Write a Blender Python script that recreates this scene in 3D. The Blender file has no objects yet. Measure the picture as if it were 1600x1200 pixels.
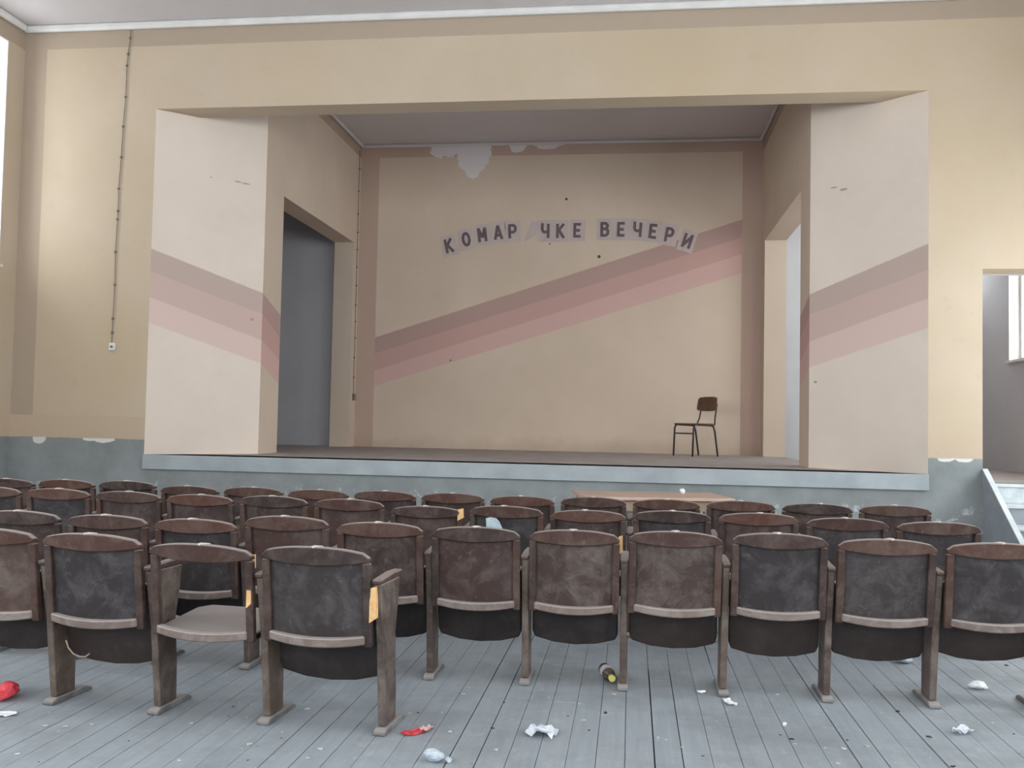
import bpy, bmesh, math, random
from mathutils import Vector, Matrix
random.seed(7)
scene = bpy.context.scene
col = scene.collection

# ------------------------------------------------------------------ camera
F, YAW, PIT, ROL, EYE = 1458.3, .128, .0407, .0198, 1.3692
fw = Vector((-math.sin(YAW)*math.cos(PIT), math.cos(YAW)*math.cos(PIT), math.sin(PIT)))
rt = Vector((math.cos(YAW), math.sin(YAW), 0)); up = rt.cross(fw)
rt, up = rt*math.cos(ROL)+up*math.sin(ROL), -rt*math.sin(ROL)+up*math.cos(ROL)
cd = bpy.data.cameras.new('camera'); cam = bpy.data.objects.new('camera', cd); col.objects.link(cam)
cd.sensor_width = 36; cd.lens = F/1600*36; cd.clip_start = .05; cd.clip_end = 200
M = Matrix((rt, up, -fw)).transposed().to_4x4(); M.translation = (0, 0, EYE)
cam.matrix_world = M
scene.camera = cam

# ------------------------------------------------------------------ view + overcast sky
scene.view_settings.view_transform = 'Standard'; scene.view_settings.look = 'None'
scene.view_settings.gamma = 1; scene.view_settings.use_curve_mapping = False
scene.view_settings.exposure = 0.32
SKY = 8.0
w = bpy.data.worlds.new('overcast'); scene.world = w; w.use_nodes = True
bg = w.node_tree.nodes['Background']; bg.inputs[0].default_value = (.93, .965, 1.0, 1); bg.inputs[1].default_value = SKY

# main dimensions (metres); y runs from the camera towards the stage
Y0, YB = 9.3323, 13.8547           # proscenium wall, back wall of the stage
XW, XR = -6.667, 4.75              # hall side walls
XL, XO = -5.115, 2.8036            # opening
XIL, XIR = -4.1973, 1.8534         # stage side walls
ZT, ZS, ZC = 4.6553, .9504, 5.60   # opening head, stage floor, ceiling
DS, BEAM, YBACK = .8282, .31, -3.6
DY1, DY2, DZ = 10.72, 13.58, 4.035 # stage side doors
XD1, XD2, ZD, ZWR = 3.295, 4.25, 2.916, .88
# windows of the hall: (y0, y1, z0, z1)
WIN_R = [(6.5, 9.1, .9, 3.5), (2.4, 4.8, .95, 4.6), (-1.6, .8, .95, 4.6)]
WIN_L = [(8.35, 9.06, 2.9, 5.34), (2.4, 4.8, 1.5, 5.2), (-1.6, .8, 1.5, 5.2)]
FILL_WIN_B = [(-5.6, -3.0, 1.4, 4.8), (-2.3, .3, 1.4, 4.8), (1.0, 3.6, 1.4, 4.8)]   # (x0, x1, z0, z1), unseen windows added behind the camera as frontal fill
WIN_WR = (10.2, 12.56, 2.24, 4.6)
FILL_WIN_WB = (3.5, 4.6, 3.3, 4.7)                # unseen window added in the back wall to brighten the right wing (x0, x1, z0, z1)

def portal(x, y0, y1, z0, z1, sgn):   # guides the sky light through a window opening
    l = bpy.data.lights.new('window_portal', 'AREA'); l.shape = 'RECTANGLE'; l.size = y1-y0; l.size_y = z1-z0
    l.cycles.is_portal = True
    o = bpy.data.objects.new('window_portal', l); col.objects.link(o)
    o.matrix_world = Matrix.Translation((x, (y0+y1)/2, (z0+z1)/2)) @ Matrix(((0, 0, -sgn), (1, 0, 0), (0, 1, 0))).to_4x4()
for a in WIN_R + [WIN_WR]: portal(XR+.33, *a, -1)
for a in WIN_L: portal(XW-.33, *a, 1)
for (a0, a1, b0, b1), yy, sg in [(a, YBACK-.33, 1) for a in FILL_WIN_B]+[(FILL_WIN_WB, YB+.33, -1)]:
    portal(0, a0, a1, b0, b1, 1)
    o = col.objects[-1]; o.matrix_world = Matrix.Translation(((a0+a1)/2, yy, (b0+b1)/2)) @ Matrix(((sg, 0, 0), (0, 0, -sg), (0, 1, 0))).to_4x4()

# ------------------------------------------------------------------ pixel helpers (a pixel of the 1600x1200 frame onto a known plane)
def ray(x, y): return fw + rt*((x-800)/F) + up*((600-y)/F)
def hit(x, y, n, d):
    r = ray(x, y); o = Vector((0, 0, EYE)); n = Vector(n); return o + r*((d-n.dot(o))/n.dot(r))
def on_front(x, y): return hit(x, y, (0, 1, 0), Y0)
def on_back(x, y): return hit(x, y, (0, 1, 0), YB)
def on_floor(x, y, z=0): return hit(x, y, (0, 0, 1), z)
NL = Vector((DS, -(XIL-XL), 0)); NR = Vector((DS, (XO-XIR), 0))
def on_splay_l(x, y): return hit(x, y, NL, NL.dot(Vector((XL, Y0, 0))))
def on_splay_r(x, y): return hit(x, y, NR, NR.dot(Vector((XO, Y0, 0))))
def on_x(x, y, X): return hit(x, y, (1, 0, 0), X)

# ------------------------------------------------------------------ object helpers
def link(name, me, mat=None, parent=None):
    o = bpy.data.objects.new(name, me); col.objects.link(o)
    if mat is not None and not me.materials: me.materials.append(mat)
    if parent is not None: o.parent = parent
    return o
def tag(o, label, cat, group=None):
    o['label'] = label; o['category'] = cat
    if group: o['group'] = group
    return o
def struct(o, label=None):
    o['kind'] = 'structure'
    if label: o['label'] = label
    return o
def empty(name, loc=(0, 0, 0), rz=0):
    o = bpy.data.objects.new(name, None); col.objects.link(o); o.location = loc; o.rotation_euler = (0, 0, rz); o.empty_display_size = .1
    return o
def mesh(name, V, Fc, smooth=False):
    me = bpy.data.meshes.new(name); me.from_pydata([tuple(v) for v in V], [], Fc); 
    bm = bmesh.new(); bm.from_mesh(me); bmesh.ops.recalc_face_normals(bm, faces=bm.faces); bm.to_mesh(me); bm.free()
    if smooth:
        for p in me.polygons: p.use_smooth = True
    return me
class MB:
    def __init__(s): s.V = []; s.F = []
    def add(s, V, Fc):
        n = len(s.V); s.V += [Vector(v) for v in V]; s.F += [[i+n for i in f] for f in Fc]
    def box(s, x0, x1, y0, y1, z0, z1):
        s.add([(x0,y0,z0),(x1,y0,z0),(x1,y1,z0),(x0,y1,z0),(x0,y0,z1),(x1,y0,z1),(x1,y1,z1),(x0,y1,z1)],
              [(0,3,2,1),(4,5,6,7),(0,1,5,4),(1,2,6,5),(2,3,7,6),(3,0,4,7)])
    def prism(s, pts, axis, a, b):       # polygon extruded along an axis; pts are the two other coordinates in xyz order
        def P(p, t):
            return {0: (t, p[0], p[1]), 1: (p[0], t, p[1]), 2: (p[0], p[1], t)}[axis]
        n = len(pts)
        s.add([P(p, a) for p in pts]+[P(p, b) for p in pts], [list(range(n)), list(range(n, 2*n))]+[(i, (i+1) % n, (i+1) % n+n, i+n) for i in range(n)])
    def tube(s, pts, r, n=8, cap=True):
        pts = [Vector(p) for p in pts]; rs = r if isinstance(r, (list, tuple)) else [r]*len(pts)
        V = []; Fc = []; prev = None
        for i, p in enumerate(pts):
            t = (pts[min(i+1, len(pts)-1)]-pts[max(i-1, 0)]).normalized()
            a = prev if prev is not None else (Vector((0, 0, 1)) if abs(t.z) < .9 else Vector((1, 0, 0)))
            a = (a - t*a.dot(t)).normalized(); prev = a; b = t.cross(a)
            for k in range(n):
                q = 2*math.pi*k/n; V.append(p+(a*math.cos(q)+b*math.sin(q))*rs[i])
        for i in range(len(pts)-1):
            for k in range(n): Fc.append((i*n+k, i*n+(k+1) % n, (i+1)*n+(k+1) % n, (i+1)*n+k))
        if cap: Fc += [list(range(n)), list(range((len(pts)-1)*n, len(pts)*n))]
        s.add(V, Fc)
    def build(s, name, mat=None, parent=None, smooth=False, bevel=0):
        me = mesh(name, s.V, s.F, smooth)
        if bevel:
            bm = bmesh.new(); bm.from_mesh(me); bmesh.ops.bevel(bm, geom=list(bm.edges), offset=bevel, segments=1, affect='EDGES', clamp_overlap=True); bm.to_mesh(me); bm.free()
        return link(name, me, mat, parent)
    def mesh(s, name, smooth=False, bevel=0, mat=None):
        me = mesh(name, s.V, s.F, smooth)
        if bevel:
            bm = bmesh.new(); bm.from_mesh(me); bmesh.ops.bevel(bm, geom=list(bm.edges), offset=bevel, segments=1, affect='EDGES', clamp_overlap=True); bm.to_mesh(me); bm.free()
        if mat: me.materials.append(mat)
        return me
def slab(mp, s0, s1, t0, t1, n0, n1, holes=()):
    """a wall of thickness n0..n1 with rectangular holes (s0,s1,t0,t1); mp turns (s,t,n) into xyz"""
    S = sorted({s0, s1, *[min(max(h[i], s0), s1) for h in holes for i in (0, 1)]}); T = sorted({t0, t1, *[min(max(h[i], t0), t1) for h in holes for i in (2, 3)]})
    full = lambda i, j: 0 <= i < len(S)-1 and 0 <= j < len(T)-1 and not any(h[0] <= (S[i]+S[i+1])/2 <= h[1] and h[2] <= (T[j]+T[j+1])/2 <= h[3] for h in holes)
    m = MB()
    for i in range(len(S)-1):
        for j in range(len(T)-1):
            if not full(i, j): continue
            a, b, c, d = S[i], S[i+1], T[j], T[j+1]
            for n in (n0, n1): m.add([mp(a, c, n), mp(b, c, n), mp(b, d, n), mp(a, d, n)], [(0, 1, 2, 3)])
            for (di, dj, p, q) in ((-1, 0, (a, c), (a, d)), (1, 0, (b, c), (b, d)), (0, -1, (a, c), (b, c)), (0, 1, (a, d), (b, d))):
                if not full(i+di, j+dj): m.add([mp(*p, n0), mp(*q, n0), mp(*q, n1), mp(*p, n1)], [(0, 1, 2, 3)])
    me = mesh('slab', m.V, m.F)
    bm = bmesh.new(); bm.from_mesh(me); bmesh.ops.remove_doubles(bm, verts=bm.verts, dist=1e-5); bmesh.ops.recalc_face_normals(bm, faces=bm.faces); bm.to_mesh(me); bm.free()
    return me

# ------------------------------------------------------------------ materials
def lin(c):
    f = lambda v: v/12.92 if v <= .04045 else ((v+.055)/1.055)**2.4
    return tuple(f(v/255) for v in c)+(1,)
class Nodes:
    def __init__(s, name, rough=.8, spec=.3):
        s.m = bpy.data.materials.new(name); s.m.use_nodes = True; s.t = s.m.node_tree; s.n = s.t.nodes
        s.b = s.n['Principled BSDF']; s.b.inputs['Roughness'].default_value = rough; s.b.inputs['Specular IOR Level'].default_value = spec
        s.pos = s.n.new('ShaderNodeNewGeometry')
    def sock(s, inp, v):
        if hasattr(v, 'links'): s.t.links.new(v, inp)
        else: inp.default_value = v
    def math(s, op, a, b=0., c=None):
        n = s.n.new('ShaderNodeMath'); n.operation = op; s.sock(n.inputs[0], a); s.sock(n.inputs[1], b)
        if c is not None: s.sock(n.inputs[2], c)
        return n.outputs[0]
    def xyz(s):
        if not hasattr(s, '_xyz'):
            n = s.n.new('ShaderNodeSeparateXYZ'); s.t.links.new(s.pos.outputs['Position'], n.inputs[0]); s._xyz = n.outputs
        return s._xyz
    def noise(s, scale, detail=4, rough=.6, obj=False, vec=None, distort=0):
        n = s.n.new('ShaderNodeTexNoise'); n.inputs['Scale'].default_value = scale; n.inputs['Detail'].default_value = detail; n.inputs['Roughness'].default_value = rough
        n.inputs['Distortion'].default_value = distort
        if vec is None:
            if obj:
                tc = s.n.new('ShaderNodeTexCoord'); oi = s.n.new('ShaderNodeObjectInfo')
                mp = s.n.new('ShaderNodeVectorMath'); mp.operation = 'MULTIPLY_ADD'; mp.inputs[1].default_value = (1, 1, 1)
                cx = s.n.new('ShaderNodeCombineXYZ'); sc = s.math('MULTIPLY', oi.outputs['Random'], 37.)
                for k in range(3): s.t.links.new(sc, cx.inputs[k])
                s.t.links.new(tc.outputs['Object'], mp.inputs[0]); s.t.links.new(cx.outputs[0], mp.inputs[2]); vec = mp.outputs[0]
            else: vec = s.pos.outputs['Position']
        s.t.links.new(vec, n.inputs['Vector']); return n.outputs['Fac']
    def stretch(s, v, obj=False):
        m = s.n.new('ShaderNodeVectorMath'); m.operation = 'MULTIPLY'; m.inputs[1].default_value = v
        if obj: tc = s.n.new('ShaderNodeTexCoord'); s.t.links.new(tc.outputs['Object'], m.inputs[0])
        else: s.t.links.new(s.pos.outputs['Position'], m.inputs[0])
        return m.outputs[0]
    def ramp(s, f, a, b):
        n = s.n.new('ShaderNodeMapRange'); s.sock(n.inputs[0], f); n.inputs[1].default_value = a; n.inputs[2].default_value = b; return n.outputs[0]
    def mix(s, f, a, b):
        n = s.n.new('ShaderNodeMix'); n.data_type = 'RGBA'; s.sock(n.inputs[0], f); s.sock(n.inputs[6], a); s.sock(n.inputs[7], b); return n.outputs[2]
    def color(s, c): s.sock(s.b.inputs['Base Color'], c)
    def bump(s, h, dist=.01, strength=.5):
        n = s.n.new('ShaderNodeBump'); n.inputs['Distance'].default_value = dist; n.inputs['Strength'].default_value = strength
        s.t.links.new(h, n.inputs['Height']); s.t.links.new(n.outputs[0], s.b.inputs['Normal'])
    def rnd(s):
        return s.n.new('ShaderNodeObjectInfo').outputs['Random']
    # painted regions in the plane of a wall: u is one of the world axes (0 = x, 1 = y), z is up
    def below(s, u, p, q, wob=None):      # 1 where z lies under the line through p and q
        k = (q[1]-p[1])/(q[0]-p[0]); c = p[1]-k*p[0]
        v = s.math('MULTIPLY_ADD', s.xyz()[u], k, c)
        if wob is not None: v = s.math('ADD', v, wob)
        d = s.math('SUBTRACT', v, s.xyz()[2])
        return s.ramp(d, -.006, .006)
    def side(s, axis, val, sign, wob=None):
        v = s.xyz()[axis] if wob is None else s.math('ADD', s.xyz()[axis], wob)
        return s.ramp(v, val-.005*sign, val+.005*sign)
    def blob(s, u, cx, cz, rx, rz, nz=None):
        a = s.math('DIVIDE', s.math('SUBTRACT', s.xyz()[u], cx), rx); b = s.math('DIVIDE', s.math('SUBTRACT', s.xyz()[2], cz), rz)
        d = s.math('ADD', s.math('MULTIPLY', a, a), s.math('MULTIPLY', b, b))
        if nz is not None: d = s.math('ADD', d, nz)
        return s.ramp(d, 1.05, .9)
def stripes(N, base, u, lines, cols, wob):
    c = base
    for l, cc in zip(lines, cols): c = N.mix(N.below(u, *l, wob), c, cc)
    return c
def line(fn, u, *pp):
    a, b = fn(*pp[0]), fn(*pp[1]); return ((a[u], a.z), (b[u], b.z))
def mottled(N, c1, c2, scale=1.2, lo=.35, hi=.65):
    return N.mix(N.ramp(N.noise(scale, 5), lo, hi), lin(c1), lin(c2))
def wobble(N, amt=.012, scale=9): return N.math('MULTIPLY', N.math('SUBTRACT', N.noise(scale, 2), .5), amt)

PEACH, PEACH2 = (214, 190, 156), (222, 199, 168)
# the hall's own plaster: yellow-peach wall, dull border, blue-grey dado
def hall_plaster(name, chips=(), left=True):
    N = Nodes(name, .85, .2); wob = wobble(N)
    c = mottled(N, (188, 171, 150), (196, 179, 160), .8)
    c = N.mix(N.math('MULTIPLY', N.ramp(N.noise(.5, 3), .4, .7), .5 if left else .2), c, lin((188, 167, 136)))
    bord = lin((173, 156, 139))
    c = N.mix(N.side(2, 5.344, 1, wob), c, bord)
    if left: c = N.mix(N.side(0, -6.406, -1, wob), c, bord)
    c = N.mix(N.side(2, 1.345, -1, wob), c, lin((190, 170, 148)))
    # grime and small scuffs
    g = N.math('MULTIPLY', N.ramp(N.noise(3.5, 8, .75), .6, .8), .35); c = N.mix(g, c, lin((150, 134, 112)))
    z0 = 1.108
    dad = N.mix(N.ramp(N.noise(2.4, 6), .35, .7), lin((128, 132, 132)), lin((148, 152, 154)))
    white = N.ramp(N.noise(9, 6, .7), .56, .62)
    low = N.ramp(N.math('ADD', N.xyz()[2], N.math('MULTIPLY', N.noise(4, 3), .25)), .80, .70)
    dad = N.mix(N.math('MULTIPLY', N.math('MULTIPLY', white, low), .8), dad, lin((205, 208, 212)))
    nz = N.math('MULTIPLY', N.math('SUBTRACT', N.noise(14, 3), .5), 1.3)
    for (cx, cz, rx, rz) in chips: dad = N.mix(N.blob(0, cx, cz, rx, rz, nz), dad, lin((214, 212, 210)))
    c = N.mix(N.side(2, z0, -1, wobble(N, .03, 5)), c, dad)
    N.color(c); N.bump(N.noise(60, 4), .004, .35); return N.m
chips = []
for px, py, rx, rz in ((61, 685, .075, .05), (143, 684, .10, .03), (162, 686, .12, .035), (1479, 713, .09, .05), (1506, 713, .09, .055), (1462, 711, .06, .02)):
    p = on_front(px, py); chips.append((p.x, p.z-.005, rx, rz))
M_HALL = hall_plaster('hall_plaster', chips); M_HALLSIDE = hall_plaster('hall_side_plaster', (), False)
# stage plaster with painted stripes
DARK, MID, LITE = (182, 152, 144), (197, 160, 152), (208, 172, 164)
def stage_back():
    N = Nodes('stage_back_plaster', .85, .2); wob = wobble(N)
    base = mottled(N, (205, 186, 167), (212, 193, 175), .9)
    L = [line(on_back, 0, (587, 527), (1162, 342)), line(on_back, 0, (590, 551), (1162, 370)), line(on_back, 0, (585, 579), (1162, 396)), line(on_back, 0, (585, 603), (1162, 426))]
    c = stripes(N, base, 0, L, [lin(DARK), lin(MID), lin(LITE), base], wob)
    bord = N.mix(N.ramp(N.noise(.9, 3), .4, .65), lin((186, 164, 148)), lin((191, 165, 153)))
    for ax, v, sg in ((0, -3.908, -1), (0, 1.563, 1), (2, 5.40, 1)): c = N.mix(N.side(ax, v, sg, wob), c, bord)
    # fallen plaster under the ceiling
    nz = N.math('MULTIPLY', N.math('SUBTRACT', N.noise(9, 4, .6), .5), 1.6)
    for x0, x1, y0, y1 in ((716, 766, 205, 268), (672, 716, 212, 246), (690, 830, 208, 226), (796, 822, 212, 238), (834, 878, 208, 233), (728, 750, 250, 278), (668, 700, 214, 232)):
        a, b = on_back(x0, y1), on_back(x1, y0)
        c = N.mix(N.blob(0, (a.x+b.x)/2, (a.z+b.z)/2, (b.x-a.x)/2*1.1, (b.z-a.z)/2*1.1, nz), c, lin((222, 215, 216)))
    for px, py, r in ((885, 311, .02), (936, 401, .024), (859, 381, .012), (704, 563, .012)):
        p = on_back(px, py); c = N.mix(N.blob(0, p.x, p.z, r, r), c, lin((88, 74, 70)))
    # darker and browner towards the floor, with a ragged edge
    lowz = N.ramp(N.math('ADD', N.xyz()[2], N.math('MULTIPLY', N.noise(2.2, 4), .5)), 1.42, 1.18)
    c = N.mix(N.math('MULTIPLY', lowz, .45), c, lin((166, 144, 122)))
    N.color(c); N.bump(N.noise(55, 4), .004, .3); return N.m
def stage_splay(name, fn, L, spots):
    N = Nodes(name, .85, .2); wob = wobble(N)
    base = mottled(N, (216, 201, 188), (223, 208, 196), .9)
    base = N.mix(N.math('MULTIPLY', N.ramp(N.noise(1.0, 6, .7), .55, .75), .4), base, lin((200, 190, 182)))
    c = stripes(N, base, 0, [line(fn, 0, *l) for l in L], [lin((186, 166, 157)), lin((199, 173, 164)), lin((213, 188, 179)), base], wob)
    for px, py, rx, rz in spots:
        p = fn(px, py); c = N.mix(N.blob(0, p.x, p.z, rx, rz, N.math('MULTIPLY', N.math('SUBTRACT', N.noise(40, 3), .5), 1.5)), c, lin((168, 152, 140)))
    N.color(c); N.bump(N.noise(55, 4), .004, .3); return N.m
def stage_side(name, X, L):
    N = Nodes(name, .85, .2); wob = wobble(N)
    base = mottled(N, (202, 184, 166), (210, 192, 174), .9)
    c = stripes(N, base, 1, L, [lin(DARK), lin(MID), lin(LITE), base], wob)
    # the stripes stop at the door; past it the wall is plain, with a dull top border
    c = N.mix(N.side(1, 11.5, 1), c, base)
    c = N.mix(N.side(2, 5.40, 1, wob), c, lin((176, 154, 138)))
    N.color(c); N.bump(N.noise(55, 4), .004, .3); return N.m
M_BACK = stage_back()
M_SPL = stage_splay('splay_plaster', on_splay_l, [((238, 389), (411, 458)), ((238, 425), (410, 491)), ((236, 465), (410, 532)), ((232, 504), (408, 568))], [(372, 284, .03, .008), (384, 287, .04, .008), (394, 499, .016, .016), (330, 277, .008, .008)])
M_SPR = stage_splay('splay_plaster_striped', on_splay_r, [((1267, 459), (1452, 380)), ((1267, 491), (1452, 421)), ((1267, 533), (1452, 465)), ((1267, 573), (1452, 512))], [(1303, 293, .03, .008), (1318, 296, .03, .014), (1274, 597, .014, .014)])
fl = lambda x, y: on_x(x, y, XIL); fr = lambda x, y: on_x(x, y, XIR)
M_SDL = stage_side('stage_side_plaster', XIL, [line(fl, 1, (411, 458), (437, 491)), line(fl, 1, (410, 491), (437, 527)), line(fl, 1, (410, 532), (436, 562)), line(fl, 1, (408, 568), (435, 600))])
M_SDR = stage_side('stage_side_plaster_plain', XIR, [line(fr, 1, (1265, 460), (1250, 496)), line(fr, 1, (1265, 492), (1250, 530)), line(fr, 1, (1265, 533), (1250, 566)), line(fr, 1, (1265, 573), (1250, 604))])
def plain(name, c1, c2, scale=2., rough=.8, spec=.3, bump=0, bscale=50, metal=0, obj=False, lo=.35, hi=.65):
    N = Nodes(name, rough, spec); N.color(N.mix(N.ramp(N.noise(scale, 5, obj=obj), lo, hi), lin(c1), lin(c2))); N.b.inputs['Metallic'].default_value = metal
    if bump: N.bump(N.noise(bscale, 4), bump, .5)
    return N.m
M_CEIL = plain('ceiling_plaster', (202, 196, 197), (208, 202, 203), .7, .9, .2, .004)
M_WHITE = plain('white_paint', (212, 210, 208), (224, 222, 220), 4, .6, .3)
M_WING = plain('wing_plaster', (186, 185, 189), (196, 195, 199), .8, .9, .2, .004)
M_WINGR = plain('wing_pale_plaster', (196, 198, 202), (206, 208, 211), .8, .9, .2, .004)
M_FASC = plain('fascia_paint', (150, 157, 161), (166, 173, 177), 3, .6, .3, .002)
M_SFLOOR = plain('stage_boards', (158, 148, 144), (176, 166, 162), 3, .75, .3, .004, 20)
M_STEP = plain('step_paint', (176, 184, 188), (204, 208, 208), 5, .7, .3, .003)
M_STEPD = plain('step_riser_paint', (134, 140, 146), (148, 153, 158), 5, .7, .3, .003)
M_STEPL = plain('worn_riser_paint', (178, 186, 190), (206, 210, 212), 9, .7, .3, .003)
M_PAPER = plain('letter_paper', (192, 176, 172), (199, 184, 180), 6, .8, .2)
M_INK = plain('letter_ink', (104, 90, 96), (116, 102, 106), 8, .8, .2)
M_DARKPAPER = M_INK
M_TUBE = plain('dark_tube', (44, 40, 42), (58, 52, 52), 9, .45, .5)
M_PLY = plain('brown_plywood', (92, 66, 52), (112, 80, 62), 9, .5, .4)
M_CABLE = plain('grey_cable', (128, 119, 107), (140, 131, 119), 9, .7, .3)
M_CLIP = plain('cable_clip_grey', (104, 98, 92), (118, 110, 102), 9, .6, .3)
M_TABLE = plain('pale_tabletop', (186, 158, 142), (198, 170, 154), 5, .5, .4)
M_TLEG = plain('table_leg_wood', (150, 128, 112), (168, 146, 130), 5, .6, .4)
M_RAW = plain('raw_split_wood', (202, 158, 108), (222, 182, 132), 30, .8, .2, .002)
def floor_mat():
    N = Nodes('worn_floor_boards', .72, .3)
    g = N.noise(1, 6, .7, vec=N.stretch((30, 1.6, 1)))
    c = N.mix(N.ramp(g, .3, .7), lin((142, 149, 155)), lin((157, 163, 168)))
    c = N.mix(N.math('MULTIPLY', N.ramp(N.rnd(), 0, 1), .22), c, lin((170, 175, 178)))
    c = N.mix(N.math('MULTIPLY', N.ramp(N.noise(1.3, 7, .7), .46, .66), .75), c, lin((128, 132, 134)))
    c = N.mix(N.math('MULTIPLY', N.ramp(N.noise(7, 7, .7), .58, .75), .5), c, lin((186, 190, 192)))
    c = N.mix(N.math('MULTIPLY', N.ramp(N.noise(22, 5, .7), .64, .72), .4), c, lin((112, 114, 114)))
    N.color(c); N.bump(g, .004, .4); return N.m
M_FLOOR = floor_mat(); M_SUB = plain('floor_gap_dirt', (66, 66, 68), (86, 84, 84), 9, .95, .1)
def chair_wood(name, a, b, worn, dust=.6, mott=.6, spk=.2):
    N = Nodes(name, .55, .35)
    c = N.mix(N.rnd(), lin(a), lin(b))
    g = N.noise(7, 7, .72, obj=True, distort=.6); c = N.mix(N.math('MULTIPLY', N.ramp(g, .44, .66), mott), c, lin(worn))
    g2 = N.noise(26, 5, .7, obj=True); c = N.mix(N.math('MULTIPLY', N.ramp(g2, .58, .74), spk), c, lin((150, 140, 138)))
    n = N.n.new('ShaderNodeSeparateXYZ'); N.t.links.new(N.pos.outputs['Normal'], n.inputs[0])
    up_ = N.math('MULTIPLY', N.ramp(n.outputs[2], .45, .85), dust); c = N.mix(up_, c, lin((168, 158, 154)))   # settled dust
    N.color(c); N.bump(g2, .003, .4); return N.m
M_RAIL = chair_wood('chair_rail_wood', (48, 37, 35), (80, 50, 41), (100, 84, 76), .8, .6)
M_STILE = chair_wood('chair_stile_wood', (46, 36, 34), (74, 50, 42), (98, 84, 77), .6, .6)
M_PANEL = chair_wood('chair_panel_wood', (50, 38, 36), (64, 46, 41), (92, 80, 77), .5, .75)
M_PANELW = chair_wood('chair_panel_worn', (62, 49, 44), (76, 58, 51), (104, 93, 88), .5, .8)
M_BRAIL = chair_wood('chair_bottom_rail_wood', (106, 92, 87), (122, 106, 98), (152, 142, 136), .9, .7)
M_PANELG = chair_wood('chair_panel_greyed', (42, 38, 39), (52, 45, 45), (80, 75, 76), .5, .75)
M_SEAT = chair_wood('chair_seat_wood', (32, 26, 26), (44, 33, 31), (60, 52, 50), .7, .5, .06)
M_LEG = chair_wood('chair_leg_wood', (72, 60, 55), (96, 80, 70), (126, 115, 108), .7, .7)
M_FOOT = chair_wood('chair_foot_wood', (94, 93, 92), (112, 111, 109), (140, 139, 138), .6, .7)
M_PLATE = plain('pale_crest_mark', (196, 188, 182), (214, 206, 200), 40, .6, .3)
def glass():
    m = bpy.data.materials.new('window_glass'); m.use_nodes = True; t = m.node_tree; n = t.nodes; n.clear()
    out = n.new('ShaderNodeOutputMaterial'); mx = n.new('ShaderNodeMixShader'); tr = n.new('ShaderNodeBsdfTransparent'); gl = n.new('ShaderNodeBsdfGlossy')
    tr.inputs[0].default_value = (.93, .95, .95, 1); gl.inputs['Roughness'].default_value = .02; mx.inputs[0].default_value = .06
    t.links.new(tr.outputs[0], mx.inputs[1]); t.links.new(gl.outputs[0], mx.inputs[2]); t.links.new(mx.outputs[0], out.inputs[0]); return m
M_GLASS = glass()

# ------------------------------------------------------------------ room shell
ax_y = lambda s, t, n: (s, n, t)      # wall across the view: s = x
ax_x = lambda s, t, n: (n, s, t)      # wall along the view: s = y
o = struct(link('wall_front', slab(ax_y, XW-.3, XR+.3, 0, ZC, Y0, Y0+BEAM, [(XL, XO, ZS, ZT), (XD1, XD2, ZWR, ZD)]), M_HALL), 'peach proscenium wall with stage opening and grey dado')
struct(link('wall_left', slab(ax_x, YBACK-.3, Y0+.09, 0, ZC, XW-.32, XW, WIN_L), M_HALLSIDE))
struct(link('wall_wing_side_left', slab(ax_x, Y0+.09, YB+.3, 0, ZC, XW-.32, XW), M_WING))
struct(link('wall_wing_side_right', slab(ax_x, Y0+.09, YB+.3, 0, ZC, XR, XR+.32, [WIN_WR]), M_WING))
struct(link('wall_right', slab(ax_x, YBACK-.3, Y0+.09, 0, ZC, XR, XR+.32, WIN_R), M_HALLSIDE))
struct(link('wall_back', slab(ax_y, XW, XR, 0, ZC, YBACK-.32, YBACK, FILL_WIN_B), M_HALLSIDE))
struct(link('wall_stage_back', slab(ax_y, XIL-.15, XIR+.15, 0, ZC, YB, YB+.3), M_BACK), 'stage back wall with diagonal pink stripes')
struct(link('wall_stage_left', slab(ax_x, Y0+DS, YB, ZS, ZC, XIL-.3, XIL, [(DY1, DY2, ZS, DZ)]), M_SDL))
struct(link('wall_stage_right', slab(ax_x, Y0+DS, YB, ZS, ZC, XIR, XIR+.3, [(DY1, DY2, ZS, DZ)]), M_SDR))
struct(link('wall_wing_left', slab(ax_y, XW, XIL-.15, 0, ZC, YB, YB+.3), M_WING))
struct(link('wall_wing_right', slab(ax_y, XIR+.15, XR, 0, ZC, YB, YB+.3, [FILL_WIN_WB]), M_WINGR))
m = MB(); m.prism([(XL, Y0+.0005), (XIL, Y0+DS), (XIL-.3, Y0+DS), (XL-.12, Y0+BEAM)], 2, ZS, ZC); struct(m.build('wall_splay_left', M_SPL))
m = MB(); m.prism([(XO, Y0+.0005), (XIR, Y0+DS), (XIR+.3, Y0+DS), (XO+.12, Y0+BEAM)], 2, ZS, ZC); struct(m.build('wall_splay_right', M_SPR))
m = MB(); m.box(XW-.3, XR+.3, YBACK-.3, YB+.3, ZC, ZC+.25); struct(m.build('ceiling', M_CEIL))
m = MB(); m.box(XW, XIR+.3, Y0+BEAM, YB, 0, ZS); m.box(XL, XO, Y0, Y0+BEAM, ZS-.1, ZS); struct(m.build('floor_stage', M_SFLOOR), 'worn wooden stage floor')
m = MB(); m.box(XIR+.3, XR, Y0+BEAM, YB, 0, ZWR); struct(m.build('floor_wing', M_SFLOOR))
m = MB(); m.box(XL, XO, Y0-.035, Y0, .797, ZS); struct(m.build('trim_1', M_FASC, bevel=.004), 'blue-grey painted stage edge board')
m = MB(); m.box(XW, XR, Y0-.07, Y0, ZC-.075, ZC); struct(m.build('trim_2', M_WHITE, bevel=.02), 'white cornice strip under the ceiling')
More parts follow.
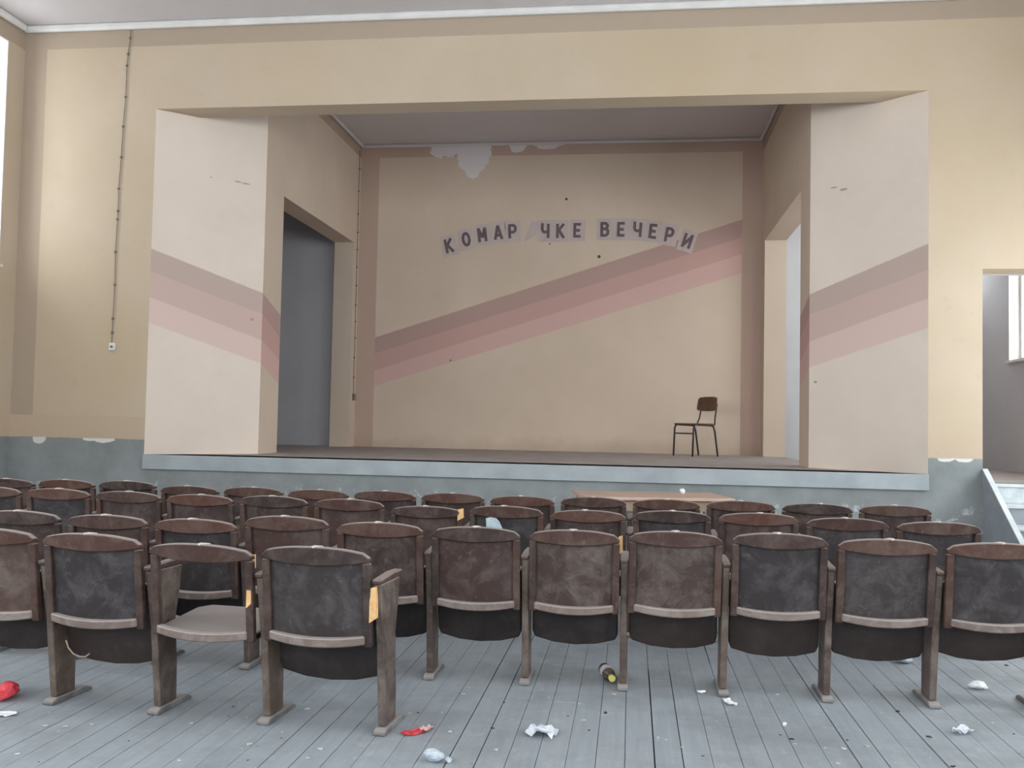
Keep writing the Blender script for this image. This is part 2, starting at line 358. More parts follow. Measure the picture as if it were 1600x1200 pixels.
m = MB(); m.box(XW, XW+.07, YBACK, Y0-.07, ZC-.075, ZC); struct(m.build('trim_3', M_WHITE, bevel=.02))
m = MB(); m.box(XR-.07, XR, YBACK, Y0-.07, ZC-.075, ZC); struct(m.build('trim_4', M_WHITE, bevel=.02))
m = MB(); m.box(XIL, XIR, YB-.05, YB, ZC-.05, ZC); struct(m.build('trim_5', M_CEIL, bevel=.015))
m = MB(); m.box(XIL, XIL+.05, Y0+DS, YB-.05, ZC-.05, ZC); struct(m.build('trim_6', M_CEIL, bevel=.015))
m = MB(); m.box(XIR-.05, XIR, Y0+DS, YB-.05, ZC-.05, ZC); struct(m.build('trim_7', M_CEIL, bevel=.015))
# thick lining of the side doorway
m = MB(); m.box(XD1-.12, XD1, Y0+BEAM, Y0+.42, ZWR, ZD); m.box(XD1-.12, XD2+.12, Y0+BEAM, Y0+.42, ZD, ZD+.15); m.box(XD2, XD2+.12, Y0+BEAM, Y0+.42, ZWR, ZD)
struct(m.build('trim_8', M_WHITE), 'white lining of the doorway above the steps')

# windows, with the added fill windows built and labelled alike
def window(i, x, out, y0, y1, z0, z1, nx=2, nz=3, across=False, dp=.22):
    def B(m, a0, a1, s0, s1, c0, c1):
        m.box(s0, s1, a0, a1, c0, c1) if across else m.box(a0, a1, s0, s1, c0, c1)
    m = MB(); t = .07; xa, xb = (x+dp, x+dp+.07) if out > 0 else (x-dp-.07, x-dp)
    B(m, xa, xb, y0, y1, z0, z0+t); B(m, xa, xb, y0, y1, z1-t, z1); B(m, xa, xb, y0, y0+t, z0+t, z1-t); B(m, xa, xb, y1-t, y1, z0+t, z1-t)
    ys = [y0+t+(y1-y0-2*t)*k/nx for k in range(nx+1)]; zs = [z0+t+(z1-z0-2*t)*k/nz for k in range(nz+1)]
    fr_ = struct(m.build('window_%d' % i, M_WHITE), 'white painted window with tall panes')
    for k in range(1, nx):
        q = MB(); B(q, xa, xb, ys[k]-.035, ys[k]+.035, z0+t, z1-t); q.build('mullion', M_WHITE, fr_)
    for k in range(1, nz):
        q = MB(); B(q, xa+.01, xb-.01, y0+t, y1-t, zs[k]-.025, zs[k]+.025); q.build('transom', M_WHITE, fr_)
    xm = (xa+xb)/2
    for a in range(nx):
        for b in range(nz):
            q = MB(); B(q, xm-.002, xm+.002, ys[a], ys[a+1], zs[b], zs[b+1]); q.build('pane', M_GLASS, fr_)
    q = MB(); a_, b_ = (x+.001, xa) if out > 0 else (xb, x-.001)
    B(q, a_, b_, y1-.012, y1, z0, z1); B(q, a_, b_, y0, y0+.012, z0, z1); B(q, a_, b_, y0+.012, y1-.012, z1-.012, z1); q.build('reveal', M_WHITE, fr_)
    q = MB(); B(q, *((x-.04, xa) if out > 0 else (xb, x+.04)), y0, y1, z0, z0+.03); q.build('window_sill', M_WHITE, fr_)
for i, a in enumerate(WIN_L): window(i+1, XW, -1, *a, nx=1 if i == 0 else 2)
for i, a in enumerate(WIN_R): window(i+4, XR, 1, *a)
window(7, XR, 1, *WIN_WR, nx=2, nz=2, dp=.13)
window(11, YB, 1, *FILL_WIN_WB, nx=1, nz=2, across=True)  # added window, out of view, there to light the right wing
for i, a in enumerate(FILL_WIN_B): window(i+8, YBACK, -1, *a, across=True)  # added windows, out of view, there to light the stage from the front

# hall floor: sub-floor and single boards running towards the stage
m = MB(); m.box(XW, XR, YBACK, Y0, -.2, -.022); FLOOR = struct(m.build('floor', M_SUB), 'worn grey plank floor of the hall')
bw = .118; nb = int((XR-XW)/bw); bw = (XR-XW)/nb
rb = random.Random(3)
for i in range(nb):
    x = XW+bw*(i+.5); cut1 = rb.uniform(2.2, 3.3); cut2 = rb.uniform(4.2, 8.2)
    for a, b in ((YBACK, cut1), (cut1, cut2), (cut2, Y0)):
        g = .0006+(.0035 if rb.random() < .16 else 0)+.0012*rb.random()
        q = MB(); q.box(-bw/2+g, bw/2-g*.6, -(b-a)/2+.002, (b-a)/2-.002, -.022, 0)
        o = q.build('floor_board', M_FLOOR, FLOOR, bevel=.001); o.location = (x, (a+b)/2, -rb.random()*.002); o.rotation_euler = (0, rb.uniform(-.008, .008), 0)

# staircase up to the side door
st = empty('wooden_staircase', ((XD1+XD2)/2, Y0-.004, 0)); tag(st, 'short painted wooden stairs leading up to the side doorway', 'stairs')
hw = (XD2-XD1)/2; rise, go, nst = ZWR/5, .27, 4
def stringer(x0, x1):
    z = lambda d: 1.0-.695*d
    d1 = (1.0-.06)/.695
    q = MB(); q.prism([(-.0, 0), (-.0, z(0)), (-d1, .06), (-d1, 0)], 0, x0, x1); s_ = q.build('stringer', M_STEPD, st)
    q = MB(); q.prism([(0, z(0)), (0, z(0)+.018), (-d1-.01, .078), (-d1-.01, .06)], 0, x0-.004, x1+.004); q.build('stringer_cap', M_STEP, s_)
stringer(-hw, -hw+.04); stringer(hw-.04, hw)
for k in range(5):
    y = -go*k-.0; z1 = ZWR-rise*k
    q = MB(); q.box(-hw+.04, hw-.04, y-.02, y, z1-rise, z1-.03); q.build('riser', M_STEPL if k == 0 else M_STEPD, st)
    q = MB(); q.box(-hw+.04, hw-.04, y-.04, (y+go-.02 if k else y+.0), z1-.03, z1); q.build('tread', M_STEP, st, bevel=.004)

# ------------------------------------------------------------------ theatre chairs
def curved(x0, x1, zlo, zhi, y0, y1, bow, n=10, rec=.13, zref=.42, xc=0):
    """board bowed in plan; zlo/zhi are functions of -1..1 across; reclined away from the stage"""
    V = []; Fc = []
    half = max(abs(x0), abs(x1))
    for i in range(n+1):
        x = x0+(x1-x0)*i/n; u = x/half
        b = -bow*(1-u*u)
        for (y, z) in ((y0, zlo(u)), (y1, zlo(u)), (y1, zhi(u)), (y0, zhi(u))): V.append((x, y+b-(z-zref)*rec, z))
    for i in range(n):
        for k in range(4): Fc.append((i*4+k, i*4+(k+1) % 4, (i+1)*4+(k+1) % 4, (i+1)*4+k))
    Fc += [(0, 1, 2, 3), tuple(n*4+k for k in (3, 2, 1, 0))]
    return V, Fc
def cmesh(name, mat, *a, bevel=.004, **k):
    m = MB(); m.add(*curved(*a, **k)); return m.mesh(name, bevel=bevel, mat=mat)
CACHE = {}
def chair_meshes(p):
    if p in CACHE: return CACHE[p]
    h = p/2-.024; d = {}; Y = -.005
    top = lambda u: .83-.030*abs(u)**2.4-(.016 if abs(u) > .985 else 0)
    d['top_rail'] = cmesh('top_rail', M_RAIL, -h, h, lambda u: .750+.020*u*u, top, Y-.028, Y+.012, .03, n=16)
    d['bottom_rail'] = cmesh('bottom_rail', M_BRAIL, -h+.028, h-.028, lambda u: .396+.016*u*u, lambda u: .436+.012*u*u, Y-.032, Y+.012, .04, n=12, bevel=.005)
    d['stile'] = [None, None]
    for i, (a, b) in enumerate(((-h, -h+.036), (h-.036, h))):
        m = MB(); V, Fc = curved(a, b, lambda u: .40, lambda u: .764, Y-.022, Y+.012, .0, n=2); m.add(V, Fc); d['stile'][i] = m.mesh('stile', bevel=.004, mat=M_STILE)
    for nm, mt in (('back_panel', M_PANEL), ('back_panel_grey', M_PANELG), ('back_panel_worn', M_PANELW)):
        d[nm] = cmesh('back_panel', mt, -h+.034, h-.034, lambda u: .42, lambda u: .77, Y-.002, Y+.008, .03, n=10, bevel=0)
    # seat folded up on its pivot, hanging between the sides
    sw = p/2-.03
    m = MB(); V = []; Fc = []
    prof = [(-1, .60), (-1, .27), (-.94, .238), (-.5, .212), (0, .203), (.5, .212), (.94, .238), (1, .27), (1, .60)]
    n = len(prof)
    for y in (.105, .135):
        for (u, z) in prof: V.append((u*sw, y-(z-.4)*.16, z))
    m.add(V, [list(range(n)), list(range(n, 2*n))]+[(i, (i+1) % n, (i+1) % n+n, i+n) for i in range(n)])
    d['seat'] = m.mesh('seat', mat=M_SEAT, bevel=.005)
    # seat let down
    m = MB(); V = []
    prof = [(-1, .0), (-.5, -.022), (0, -.03), (.5, -.022), (1, .0), (1, .34), (.8, .40), (-.8, .40), (-1, .34)]
    for z in (.375, .408):
        for (u, y) in prof: V.append((u*sw, y, z+.03*max(0, y)/.4))
    m.add(V, [list(range(n)), list(range(n, 2*n))]+[(i, (i+1) % n, (i+1) % n+n, i+n) for i in range(n)])
    d['seat_down'] = m.mesh('seat', mat=M_SEAT, bevel=.005)
    # side standard, arm and skid
    m = MB(); m.prism([(.070, .03), (.020, .40), (-.035, .66), (.215, .66), (.205, .56), (.175, .42), (.200, .20), (.205, .03)], 0, -.017, .017)
    d['leg'] = m.mesh('leg', mat=M_LEG, bevel=.004)
    m = MB(); m.prism([(-.05, .662), (-.05, .684), (.12, .694), (.24, .690), (.25, .672), (.23, .662)], 0, -.022, .022); d['armrest'] = m.mesh('armrest', mat=M_STILE, bevel=.006)
    m = MB(); m.prism([(.03, 0), (.03, .016), (.06, .028), (.28, .028), (.32, .014), (.32, 0)], 0, -.028, .028); d['foot'] = m.mesh('foot', mat=M_FOOT, bevel=.004)
    m = MB(); V, Fc = curved(-.022, .022, lambda u: .824, lambda u: .835-.006*u*u, Y-.028, Y+.004, .03, n=4); m.add(V, Fc)
    d['crest_mark'] = m.mesh('crest_mark', mat=M_PLATE)
    CACHE[p] = d; return d
ORD = ['end', 'second', 'third', 'fourth', 'fifth', 'sixth', 'seventh', 'eighth', 'ninth', 'tenth', 'eleventh', 'twelfth', 'thirteenth', 'fourteenth', 'fifteenth']
rc = random.Random(11)
def chair(ox, oy, th, p, label, group, end=False, dz=0, tilt=0, grey=False, open_back=False, first_side=True):
    d = chair_meshes(p)
    e = empty('theatre_chair', (ox, oy, 0), -th); tag(e, label, 'chair', group)
    def put(nm, me, x=0, z=0, rot=0):
        o = bpy.data.objects.new(nm, me); col.objects.link(o); o.parent = e; o.location = (x-math.sin(rot)*.62, 0, z)
        if rot: o.rotation_euler = (0, rot, 0)
        return o
    for nm in ('top_rail', 'bottom_rail'): put(nm, d[nm], 0, dz, tilt)
    put('crest_mark', d['crest_mark'], rc.uniform(-.02, .02), dz)
    for s_ in d['stile']: put('stile', s_, 0, dz, tilt)
    if not open_back: put('back_panel', d['back_panel_worn' if grey == 2 else 'back_panel_grey' if grey else 'back_panel'], 0, dz, tilt); put('seat', d['seat'], 0, rc.uniform(-.02, .02))
    else: put('seat', d['seat_down'])
    for x in ([-p/2] if not end else [-p/2, p/2]):
        put('leg', d['leg'], x); put('armrest', d['armrest'], x); put('foot', d['foot'], x)
    return e
ROWS = {4: (-4.77189, 7.10824, .02337, .530), 3: (-4.23878, 6.18117, .02644, .530), 2: (-3.0801, 4.85943, .00282, .509), 1: (-2.69648, 4.08908, .07999, .545)}
RNG = {4: (-1, 12), 3: (-1, 11), 2: (-1, 9), 1: (-1, 2)}
RNAME = {4: 'row nearest the stage', 3: 'second row from the stage', 2: 'third row from the stage', 1: 'short fourth row'}
END = {4: 'staircase', 3: 'staircase', 2: 'staircase', 1: 'open'}
# pixel offsets of the measured top edges against an even row, turned into small height differences
RES = {4: [0, .6, 1., -1., -.5, -.7, -.2, -.2, -.7, .1, .1, .6, .4, .8], 3: [1.3, 1.3, 1., .5, 1.2, .8, -2., -.2, -1.1, .3, .7, -.5, -1.], 2: [0, -.8, -1.4, 3., .5, -.2, -.1, 1.2, 2.2, .9, .9], 1: [0, -.4, -3.5, -1.6]}
GREY = {(1, 0), (1, 2), (2, 1), (2, 7), (2, 8), (2, 9), (3, 6), (3, 8), (3, -1), (3, 0), (3, 10), (3, 11), (4, 0), (4, 1)}
WORN = {(1, -1), (2, 5), (2, 6)}
CH = {}
for r in (4, 3, 2, 1):
    x0, y0, th, p = ROWS[r]; a, b = RNG[r]
    for k in range(a, b+1):
        cx, cy = x0+math.cos(th)*p*(k+.5), y0-math.sin(th)*p*(k+.5)
        depth = cy
        dz = max(-.03, min(.02, RES[r][k-a]/.4*depth/F))
        n = ORD[b-k]
        look = 'dusty dark wooden theatre chair'
        if (r, k) == (1, 1): look = 'theatre chair without back panel, seat down'
        lab = '%s, %s from the %s end, %s' % (look, n, END[r], RNAME[r]) if n != 'end' else '%s at the %s end of the %s' % (look, END[r], RNAME[r])
        CH[r, k] = chair(cx, cy, th, p, lab, 'theatre chairs in the '+RNAME[r], end=(k == b), dz=dz, tilt=rc.uniform(-.006, .006)+(.016 if (r, k) == (1, 1) else 0), grey=2 if (r, k) in WORN else (r, k) in GREY, open_back=(r, k) == (1, 1))
# bare split wood where neighbouring parts broke away
def split(ch, x, y0, y1, z0, z1, wd):
    q = MB(); q.prism([(-wd/2, z0), (wd/2, z0+.02), (wd/2*.8, z1), (-wd/2, z1-.008)], 1, y0, y1); o = q.build('split_wood', M_RAW, CH[ch]); o.location = (x, 0, 0); o['label'] = 'bare yellow split wood'
split((1, 2), .272-.012, -.05, -.02, .50, .655, .03)
split((1, 1), .232, -.055, -.03, .53, .68, .022)
split((1, 1), .225, -.03, .0, .68, .76, .02)
split((3, 5), .232, -.085, -.06, .72, .80, .038)
split((2, 5), .235, -.02, .0, .70, .80, .022)

# ------------------------------------------------------------------ letters on the stage wall
STR = {  # strokes in a 0..1 x 0..1 box
 'К': [[(.12, 0), (.12, 1)], [(.18, .48), (.88, 1)], [(.3, .56), (.9, 0)]],
 'О': [[(.5+.38*math.cos(t*math.pi/8), .5+.42*math.sin(t*math.pi/8)) for t in range(17)]],
 'М': [[(.1, 0), (.1, 1)], [(.1, .98), (.5, .3)], [(.5, .3), (.9, .98)], [(.9, 1), (.9, 0)]],
 'А': [[(.08, 0), (.5, 1)], [(.5, 1), (.92, 0)], [(.25, .3), (.75, .3)]],
 'Р': [[(.14, 0), (.14, 1)], [(.14, .92), (.6, .92), (.82, .82), (.85, .68), (.78, .52), (.6, .44), (.14, .44)]],
 'Ч': [[(.86, 0), (.86, 1)], [(.14, 1), (.14, .62), (.25, .46), (.5, .42), (.86, .46)]],
 'Е': [[(.15, 0), (.15, 1)], [(.15, .92), (.88, .92)], [(.15, .5), (.78, .5)], [(.15, .08), (.88, .08)]],
 'В': [[(.14, 0), (.14, 1)], [(.14, .92), (.6, .92), (.8, .82), (.8, .66), (.6, .54), (.14, .54)], [(.6, .54), (.86, .42), (.86, .2), (.65, .08), (.14, .08)]],
 'И': [[(.12, 0), (.12, 1)], [(.12, .1), (.88, .9)], [(.88, 0), (.88, 1)]]}
PHR = [('К', 702, 384, 14), ('О', 728.5, 374, 11), ('М', 753.5, 367, 8), ('А', 778.4, 363.3, 6), ('Р', 801, 361.5, 3), (None, 832, 362, 0), ('Ч', 852, 361, 0), ('К', 876, 361, 0), ('Е', 902.6, 360, -1), ('В', 945, 358.5, 0), ('Е', 971, 358.5, -1), ('Ч', 996, 359, -3), ('Е', 1021, 361.5, -6), ('Р', 1046, 367, -10), ('И', 1074, 376.5, -18)]
WORDS = ['first word', 'second word']
rp = random.Random(5); seen = {}
for i, (ch, px, py, an) in enumerate(PHR):
    c = on_back(px, py); pw, ph = .232, .325
    m = MB(); nx, nz = 4, 5; V = []; Fc = []
    if ch is None:
        m.prism([(-.13, -.16), (-.02, .16), (.075, .16), (.085, -.03), (-.10, -.145)], 1, -.004, -.002)
    else:
        cl = rp.uniform(.004, .012); cc = rp.choice((-1, 1))
        for sgn in (0, .001):
            for a in range(nx+1):
                for b in range(nz+1):
                    u, v = a/nx-.5, b/nz-.5
                    V.append((u*pw, -.002-sgn-cl*(max(0, -v*2)**2)*(1 if u*cc > -.1 else .3), v*ph))
        N1 = (nx+1)*(nz+1)
        for s_ in (0, N1):
            for a in range(nx):
                for b in range(nz): Fc.append((s_+a*(nz+1)+b, s_+(a+1)*(nz+1)+b, s_+(a+1)*(nz+1)+b+1, s_+a*(nz+1)+b+1))
        m.add(V, Fc)
    o = m.build('letter_sheet', M_PAPER); o.location = (c.x, YB-.001, c.z); o.rotation_euler = (0, -math.radians(an), 0)
    if ch is None: tag(o, 'torn blank sheet between two letter sheets of the first word on the stage wall', 'paper sheet', 'letter sheets on the stage wall')
    else:
        word = 'first' if i < 9 else 'second'; key = (word, ch); seen[key] = seen.get(key, 0)+1
        look = {'К': 'letter K', 'О': 'letter O', 'М': 'letter M', 'А': 'letter A', 'Р': 'letter P', 'Ч': 'letter like a 4', 'Е': 'letter E', 'В': 'letter B', 'И': 'mirrored N'}[ch]
        which = ('first ', 'second ')[seen[key]-1] if key in (('first', 'К'), ('second', 'Е')) else ''
        tag(o, 'paper sheet with %sgrey %s of the %s word on the stage wall' % (which, look, word), 'paper sheet', 'letter sheets on the stage wall')
        lw, lh, t = .125, .215, .042
        q = MB()
        for stroke in STR[ch]:
            pts = [Vector(((x-.5)*lw, (z-.5)*lh)) for x, z in stroke]
            for a, b in zip(pts, pts[1:]):
                dd = (b-a).normalized(); nn = Vector((-dd.y, dd.x))*t/2; e_ = dd*(t*.28 if len(pts) > 2 else 0); a2, b2 = a-e_, b+e_
                q.prism([tuple(a2-nn), tuple(b2-nn), tuple(b2+nn), tuple(a2+nn)], 1, -.0065-rp.random()*.0004-.009*0, -.0035)
        # keep the ink close to the sheet's curl
        for v in q.V:
            vz = max(0, -v.z/ph*2); v.y -= cl*vz*vz if ch else 0
        q.build('printed_letter', M_INK, o)

# ------------------------------------------------------------------ school chair on the stage
def school_chair():
    e = empty('school_chair', (.870, 13.12, ZS), 0); tag(e, 'old school chair with dark tube frame alone on the stage', 'chair')
    # local frame: +x is the way the chair faces
    e.rotation_euler = (0, 0, math.pi+math.radians(39))
    s, r = .19, .0125
    for sy in (-1, 1):
        q = MB(); q.tube([(.215, sy*s, .0), (.20, sy*s, .38), (.18, sy*s, .425), (.14, sy*s, .43)], r); q.build('leg', M_TUBE, e, True)
        q = MB(); q.tube([(-.25, sy*s, .0), (-.19, sy*s, .34), (-.165, sy*s, .405), (-.12, sy*s, .43)], r); q.build('leg', M_TUBE, e, True)
        q = MB(); q.tube([(.15, sy*s, .43), (-.15, sy*s*.98, .42), (-.20, sy*s*.93, .44), (-.225, sy*.155, .52), (-.27, sy*.145, .73)], r*.9); q.build('back_tube', M_TUBE, e, True)
    q = MB(); q.tube([(.207, -s, .31), (.207, s, .31)], r*.8); q.build('stretcher', M_TUBE, e, True)
    q = MB(); n = 8; V = []; Fc = []
    for z in (.437, .452):
        for (x, y) in ((.22, -.17), (.20, -.20), (-.16, -.19), (-.20, -.15), (-.20, .15), (-.16, .19), (.20, .20), (.22, .17)): V.append((x, y, z-.012*(1 if x > .21 else 0)))
    q.add(V, [list(range(8)), list(range(8, 16))]+[(i, (i+1) % 8, (i+1) % 8+8, i+8) for i in range(8)]); q.build('seat', M_PLY, e, bevel=.004)
    q = MB(); V = []; prof = [(-.19, .66), (-.17, .635), (-.10, .625), (0, .622), (.10, .625), (.17, .635), (.19, .66), (.185, .79), (.165, .815), (.08, .825), (0, .827), (-.08, .825), (-.165, .815), (-.185, .79)]
    n = len(prof)
    for off in (0, .014):
        for (y, z) in prof: V.append((-.222-(z-.62)*.16+off-.03*(1-(y/.19)**2)+.01, y, z))
    q.add(V, [list(range(n)), list(range(n, 2*n))]+[(i, (i+1) % n, (i+1) % n+n, i+n) for i in range(n)]); q.build('backrest', M_PLY, e)
school_chair()

# ------------------------------------------------------------------ table in front of the stage
def table():
    e = empty('wooden_table', (.18, 8.50, 0), math.radians(12)); tag(e, 'bare pale wooden table standing between front row and stage', 'table')
    L, D, z = .66, .36, .745
    q = MB(); q.box(-L, L, -D, D, z-.028, z); q.build('table_top', M_TABLE, e, bevel=.004)
    for sx in (-1, 1):
        for sy in (-1, 1):
            q = MB(); q.box(sx*(L-.06)-.025, sx*(L-.06)+.025, sy*(D-.06)-.025, sy*(D-.06)+.025, 0, z-.028); q.build('leg', M_TLEG, e, bevel=.004)
    for sy in (-1, 1):
        q = MB(); q.box(-L+.085, L-.085, sy*(D-.06)-.01, sy*(D-.06)+.01, z-.12, z-.028); q.build('apron', M_TLEG, e)
    for sx in (-1, 1):
        q = MB(); q.box(sx*(L-.06)-.01, sx*(L-.06)+.01, -D+.085, D-.085, z-.12, z-.028); q.build('apron', M_TLEG, e)
table()

# ------------------------------------------------------------------ surface wiring
def cable(name, label, pts, box, M3):
    e = None
    q = MB(); P = [Vector(p) for p in pts]; q.tube(P, .005, 6); e = q.build(name, M_CABLE, None, True); tag(e, label, 'cable')
    for p in P[1:-1]:
        c = MB(); n = M3
        c.box(p.x-.012, p.x+.012, p.y-.009, p.y+.008, p.z-.012, p.z+.012); c.build('clip', M_CLIP, e, bevel=.003)
pp = [(205, 38), (204, 60), (201, 85), (199, 103), (197, 152), (193, 198), (190, 246), (186, 295), (185, 330), (184, 343), (181, 394), (180, 445), (177, 498), (176, 520), (175, 535)]
cable('wall_cable', 'grey cable clipped down the peach wall left of the stage', [on_front(*p)-Vector((0, .008, 0)) for p in pp], None, None)
p = on_front(176, 542); e = empty('wall_socket', (p.x, Y0, p.z)); tag(e, 'small white wall socket at the bottom of the clipped cable', 'socket')
q = MB(); q.box(-.036, .036, -.022, 0, -.04, .04); q.build('plate', M_WHITE, e, bevel=.006)
q = MB(); q.tube([(0, -.026, 0), (0, -.018, 0)], .015, 14); q.build('outlet', M_CLIP, e)
zz = [5.48, 5.2, 4.85, 4.5, 4.22, 3.95, 3.68, 3.4, 3.1, 2.85, 2.6, 2.3, 2.0, 1.74]
cable('wall_cable', 'thin cable clipped down the stage corner beside the dark doorway', [(XIL+.008, YB-.12+.01*math.sin(i*2.1), z) for i, z in enumerate(zz)], None, None)
e = empty('junction_box', (XIL, YB-.12, 1.70)); tag(e, 'small dark junction box at the foot of the stage corner cable', 'junction box')
q = MB(); q.box(0, .03, -.035, .035, -.05, .05); q.build('box_body', M_CLIP, e, bevel=.006); q = MB(); q.box(.03, .036, -.025, .025, -.04, .04); q.build('cover', M_CABLE, e, bevel=.002)

# ------------------------------------------------------------------ litter
def crumple(name, label, cat, loc, size, mat, seed, flat=.5, group=None, rz=0, sub=3):
    r = random.Random(seed); bm = bmesh.new(); bmesh.ops.create_icosphere(bm, subdivisions=sub, radius=1)
    dirs = [(Vector((r.gauss(0, 1), r.gauss(0, 1), r.gauss(0, 1))).normalized(), r.uniform(.15, .5)) for _ in range(14)]
    for v in bm.verts:
        k = 1.
        for d_, s_ in dirs: k -= s_*max(0, v.co.normalized().dot(d_)-.55)
        v.co = v.co*max(.35, k)*(1+.08*r.uniform(-1, 1)); v.co.x *= size[0]; v.co.y *= size[1]; v.co.z *= size[2]*flat*2
    zmin = min(v.co.z for v in bm.verts)
    for v in bm.verts: v.co.z -= zmin
    me = bpy.data.meshes.new(name); bm.to_mesh(me); bm.free(); o = link(name, me, mat); o.location = loc; o.rotation_euler = (0, 0, rz); tag(o, label, cat, group); return o
M_LWHITE = plain('litter_white', (222, 224, 226), (238, 238, 238), 30, .7, .3)
M_LGREY = plain('litter_grey', (176, 182, 192), (214, 216, 222), 30, .6, .3)
M_LRED = plain('litter_red', (190, 52, 62), (214, 84, 92), 40, .6, .3)
M_LPINK = plain('litter_pink', (196, 150, 152), (222, 190, 188), 40, .6, .3)
M_CRUMB = plain('plaster_crumb', (170, 172, 168), (206, 204, 196), 40, .9, .1)
M_DCRUMB = plain('dark_crumb', (52, 50, 50), (80, 76, 72), 40, .9, .1)
M_BOTTLE = plain('brown_bottle', (74, 62, 50), (100, 86, 70), 12, .25, .5)
M_YEL = plain('yellow_cap', (216, 206, 110), (228, 218, 130), 20, .5, .4)
M_CLEAR = plain('cloudy_plastic', (150, 162, 176), (196, 204, 212), 20, .3, .5)
M_CYAN = plain('pale_blue_plastic', (160, 178, 188), (186, 200, 206), 20, .4, .4)
fl0 = lambda x, y, dz=0: on_floor(x, y)+Vector((0, 0, dz))
def sheet(name, label, cat, px, py, w_, d_, mat, seed, h=.02, group=None, n=5):
    r = random.Random(seed); V = []; Fc = []; p = fl0(px, py); an = r.uniform(0, 3)
    for top in (1, 0):
        rr = random.Random(seed+1)
        for a in range(n+1):
            for b in range(n+1):
                u, v = a/n-.5, b/n-.5; z = rr.uniform(0, h)*(1 if top else 1)+.0012*top
                V.append(((u+rr.uniform(-.07, .07))*w_, (v+rr.uniform(-.07, .07))*d_, z))
    N1 = (n+1)**2; idx = lambda s_, a, b: s_*N1+a*(n+1)+b
    for s_ in (0, 1):
        for a in range(n):
            for b in range(n):
                if (a in (0, n-1) and b in (0, n-1)) and r.random() < .7 and False: continue
                Fc.append((idx(s_, a, b), idx(s_, a+1, b), idx(s_, a+1, b+1), idx(s_, a, b+1)))
    o = link(name, mesh(name, V, Fc), mat); o.location = p; o.rotation_euler = (0, 0, an); tag(o, label, cat, group); return o
sheet('paper_scrap', 'crumpled white and lilac wrapper on the open floorboards', 'wrapper', 848, 1148, .13, .10, M_LGREY, 2, .035)
sheet('carton', 'flattened red carton beside the end leg of the short row', 'carton', 648, 1146, .11, .05, M_LRED, 4, .012)
sheet('carton_flap', 'pale pink carton piece next to the flattened red carton', 'carton', 666, 1140, .07, .045, M_LPINK, 9, .015)
sheet('paper_scrap', 'torn white paper beside a leg of the third row', 'paper', 1140, 1099, .10, .045, M_LWHITE, 5, .016)
crumple('tissue', 'crumpled white tissue on the floor beside the aisle leg', 'tissue', fl0(1528, 1077), (.06, .035, .025), M_LWHITE, 6)
sheet('paper_scrap', 'small creased white scrap out in the aisle', 'paper', 1506, 1146, .09, .06, M_LGREY, 8, .03)
sheet('paper_scrap', 'thin white strip of paper on bare boards', 'paper', 1226, 1132, .05, .018, M_LWHITE, 12, .005)
crumple('plastic_cup', 'crushed clear plastic cup lying on the floorboards', 'cup', fl0(677, 1190), (.05, .035, .03), M_CLEAR, 14)
crumple('plastic_cup_piece', 'small clear shard beside the crushed plastic cup', 'plastic', fl0(701, 1192), (.016, .014, .014), M_CLEAR, 15)
crumple('plastic_bag', 'crumpled red plastic bag at the foot of a chair', 'bag', fl0(8, 1092), (.085, .07, .05), M_LRED, 17, .55)
sheet('paper_scrap', 'pale paper scrap beside the red plastic bag', 'paper', 6, 1117, .10, .06, M_LWHITE, 18, .01)
crumple('plastic_piece', 'grey blue plastic scrap behind the third row', 'plastic', fl0(1413, 1037), (.06, .04, .03), M_CLEAR, 20)
sheet('paper_scrap', 'curled white paper sliver near the third row', 'paper', 1096, 1083, .045, .02, M_LWHITE, 21, .012)
# bottle lying with its cap towards the aisle
p = fl0(956, 1070); e = empty('bottle', (p.x, p.y, 0), math.radians(14)); tag(e, 'small brown bottle with yellow cap lying by a chair leg', 'bottle')
q = MB(); q.tube([(0, .19, .034), (0, .185, .034), (0, .06, .034), (0, .03, .034), (0, .012, .034)], [.02, .033, .033, .016, .014], 14); q.build('body', M_BOTTLE, e, True)
q = MB(); q.tube([(0, .014, .034), (0, -.008, .034)], .0175, 14); q.build('cap', M_YEL, e)
q = MB(); q.tube([(0, .15, .034), (0, .085, .034)], .0338, 14, cap=False); q.build('wrapper_label', M_LGREY, e)
# paper ball on the table, plastic scrap caught on a chair back
crumple('paper_ball', 'white crumpled paper ball on the table by the stage', 'paper', on_floor(1066, 772, .745), (.035, .035, .028), M_LWHITE, 23)
c6 = CH[3, 6]
x0, y0, th, p_ = ROWS[3]; cx = c6.location.x; 
o = MB(); o.prism([(-.05, -.05), (-.055, .03), (.0, .045), (.035, .01), (.06, -.05)], 1, -.004, .0); s_ = o.build('plastic_scrap', M_CYAN)
s_.location = (cx-.075, c6.location.y-.088, .715); s_.rotation_euler = (.13, 0, 0); tag(s_, 'pale blue plastic scrap stuck on a second row chair back', 'plastic')
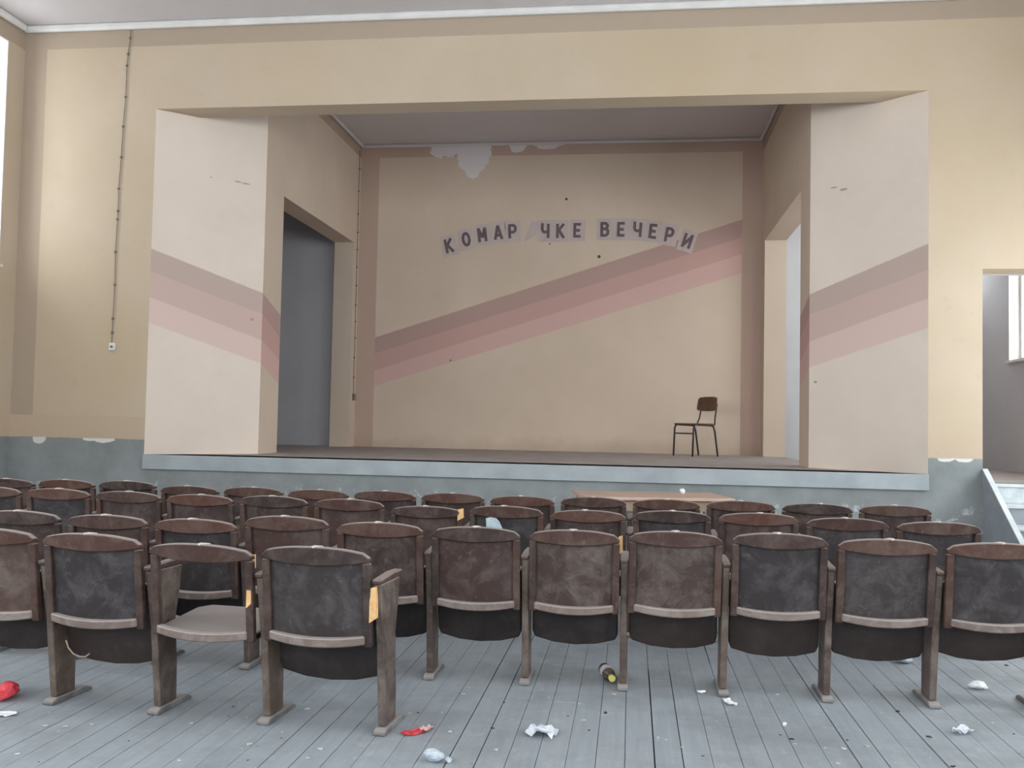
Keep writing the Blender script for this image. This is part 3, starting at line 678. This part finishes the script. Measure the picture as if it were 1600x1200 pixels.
# crumbs of plaster
rl = random.Random(42)
CR = [(912, 1126, 1), (946, 1114, 0), (1066, 1168, 1), (1028, 1153, 1), (703, 1144, 1), (480, 1108, 1), (500, 1171, 1), (775, 1172, 1), (1310, 1193, 1), (1354, 1166, 1), (1318, 1170, 1), (1452, 1152, 0), (1402, 1112, 0), (1242, 1163, 1), (1236, 1155, 0), (1489, 1198, 0), (1550, 1130, 1), (847, 1078, 1), (724, 1085, 1), (770, 1138, 0), (850, 1000, 1), (905, 1100, 1), (960, 1085, 1), (70, 1135, 1), (102, 1136, 1), (299, 1130, 1), (280, 1189, 1), (143, 1132, 1), (28, 1178, 1), (390, 1163, 1), (480, 1185, 1), (236, 1113, 1), (1198, 1023, 1), (1556, 1015, 0), (1573, 1040, 0), (1300, 1025, 1), (1215, 1085, 1), (640, 1115, 1), (950, 1005, 1), (1055, 985, 1)]
CR += [(rl.uniform(30, 1590), rl.uniform(1090, 1198), rl.random() < .75) for _ in range(60)]
cm = [None]*6
for i in range(6):
    r = random.Random(i); bm = bmesh.new(); bmesh.ops.create_icosphere(bm, subdivisions=1, radius=1)
    for v in bm.verts: v.co = Vector((v.co.x*r.uniform(.7, 1.2), v.co.y*r.uniform(.5, .9), (v.co.z+.8)*.35))*r.uniform(.85, 1.15)
    me = bpy.data.meshes.new('crumb'); bm.to_mesh(me); bm.free(); me.materials.append(M_CRUMB if i < 4 else M_DCRUMB); cm[i] = me
for i, (x, y, lt) in enumerate(CR):
    s0 = rl.uniform(.009, .015) if i < 40 else rl.uniform(.004, .008)
    o = bpy.data.objects.new('plaster_crumb' if lt else 'dirt_crumb', cm[rl.randrange(4) if lt else 4+rl.randrange(2)]); col.objects.link(o)
    o.location = fl0(x, y, -.001); o.scale = (s0*1.2, s0, s0*.8); o.rotation_euler = (0, 0, rl.uniform(0, 6))
    tag(o, 'small pale plaster crumb lying on the floorboards' if lt else 'small dark crumb of dirt lying on the floorboards', 'crumb', 'crumbs of plaster on the floor' if lt else 'crumbs of dirt on the floor')

# loop of stiff wire hanging from a leg of the short row
x0, y0, th, p_ = ROWS[1]; dpl = y0+.06
pts = [hit(px, py, (0, 1, 0), dpl) for px, py in ((103, 1000), (107, 1012), (114, 1021), (124, 1026), (134, 1026), (140, 1021))]
q = MB(); q.tube(pts, .004, 6); tag(q.build('wire_loop', M_TLEG, None, True), 'bent pale wire hanging from a leg of the short row', 'wire')
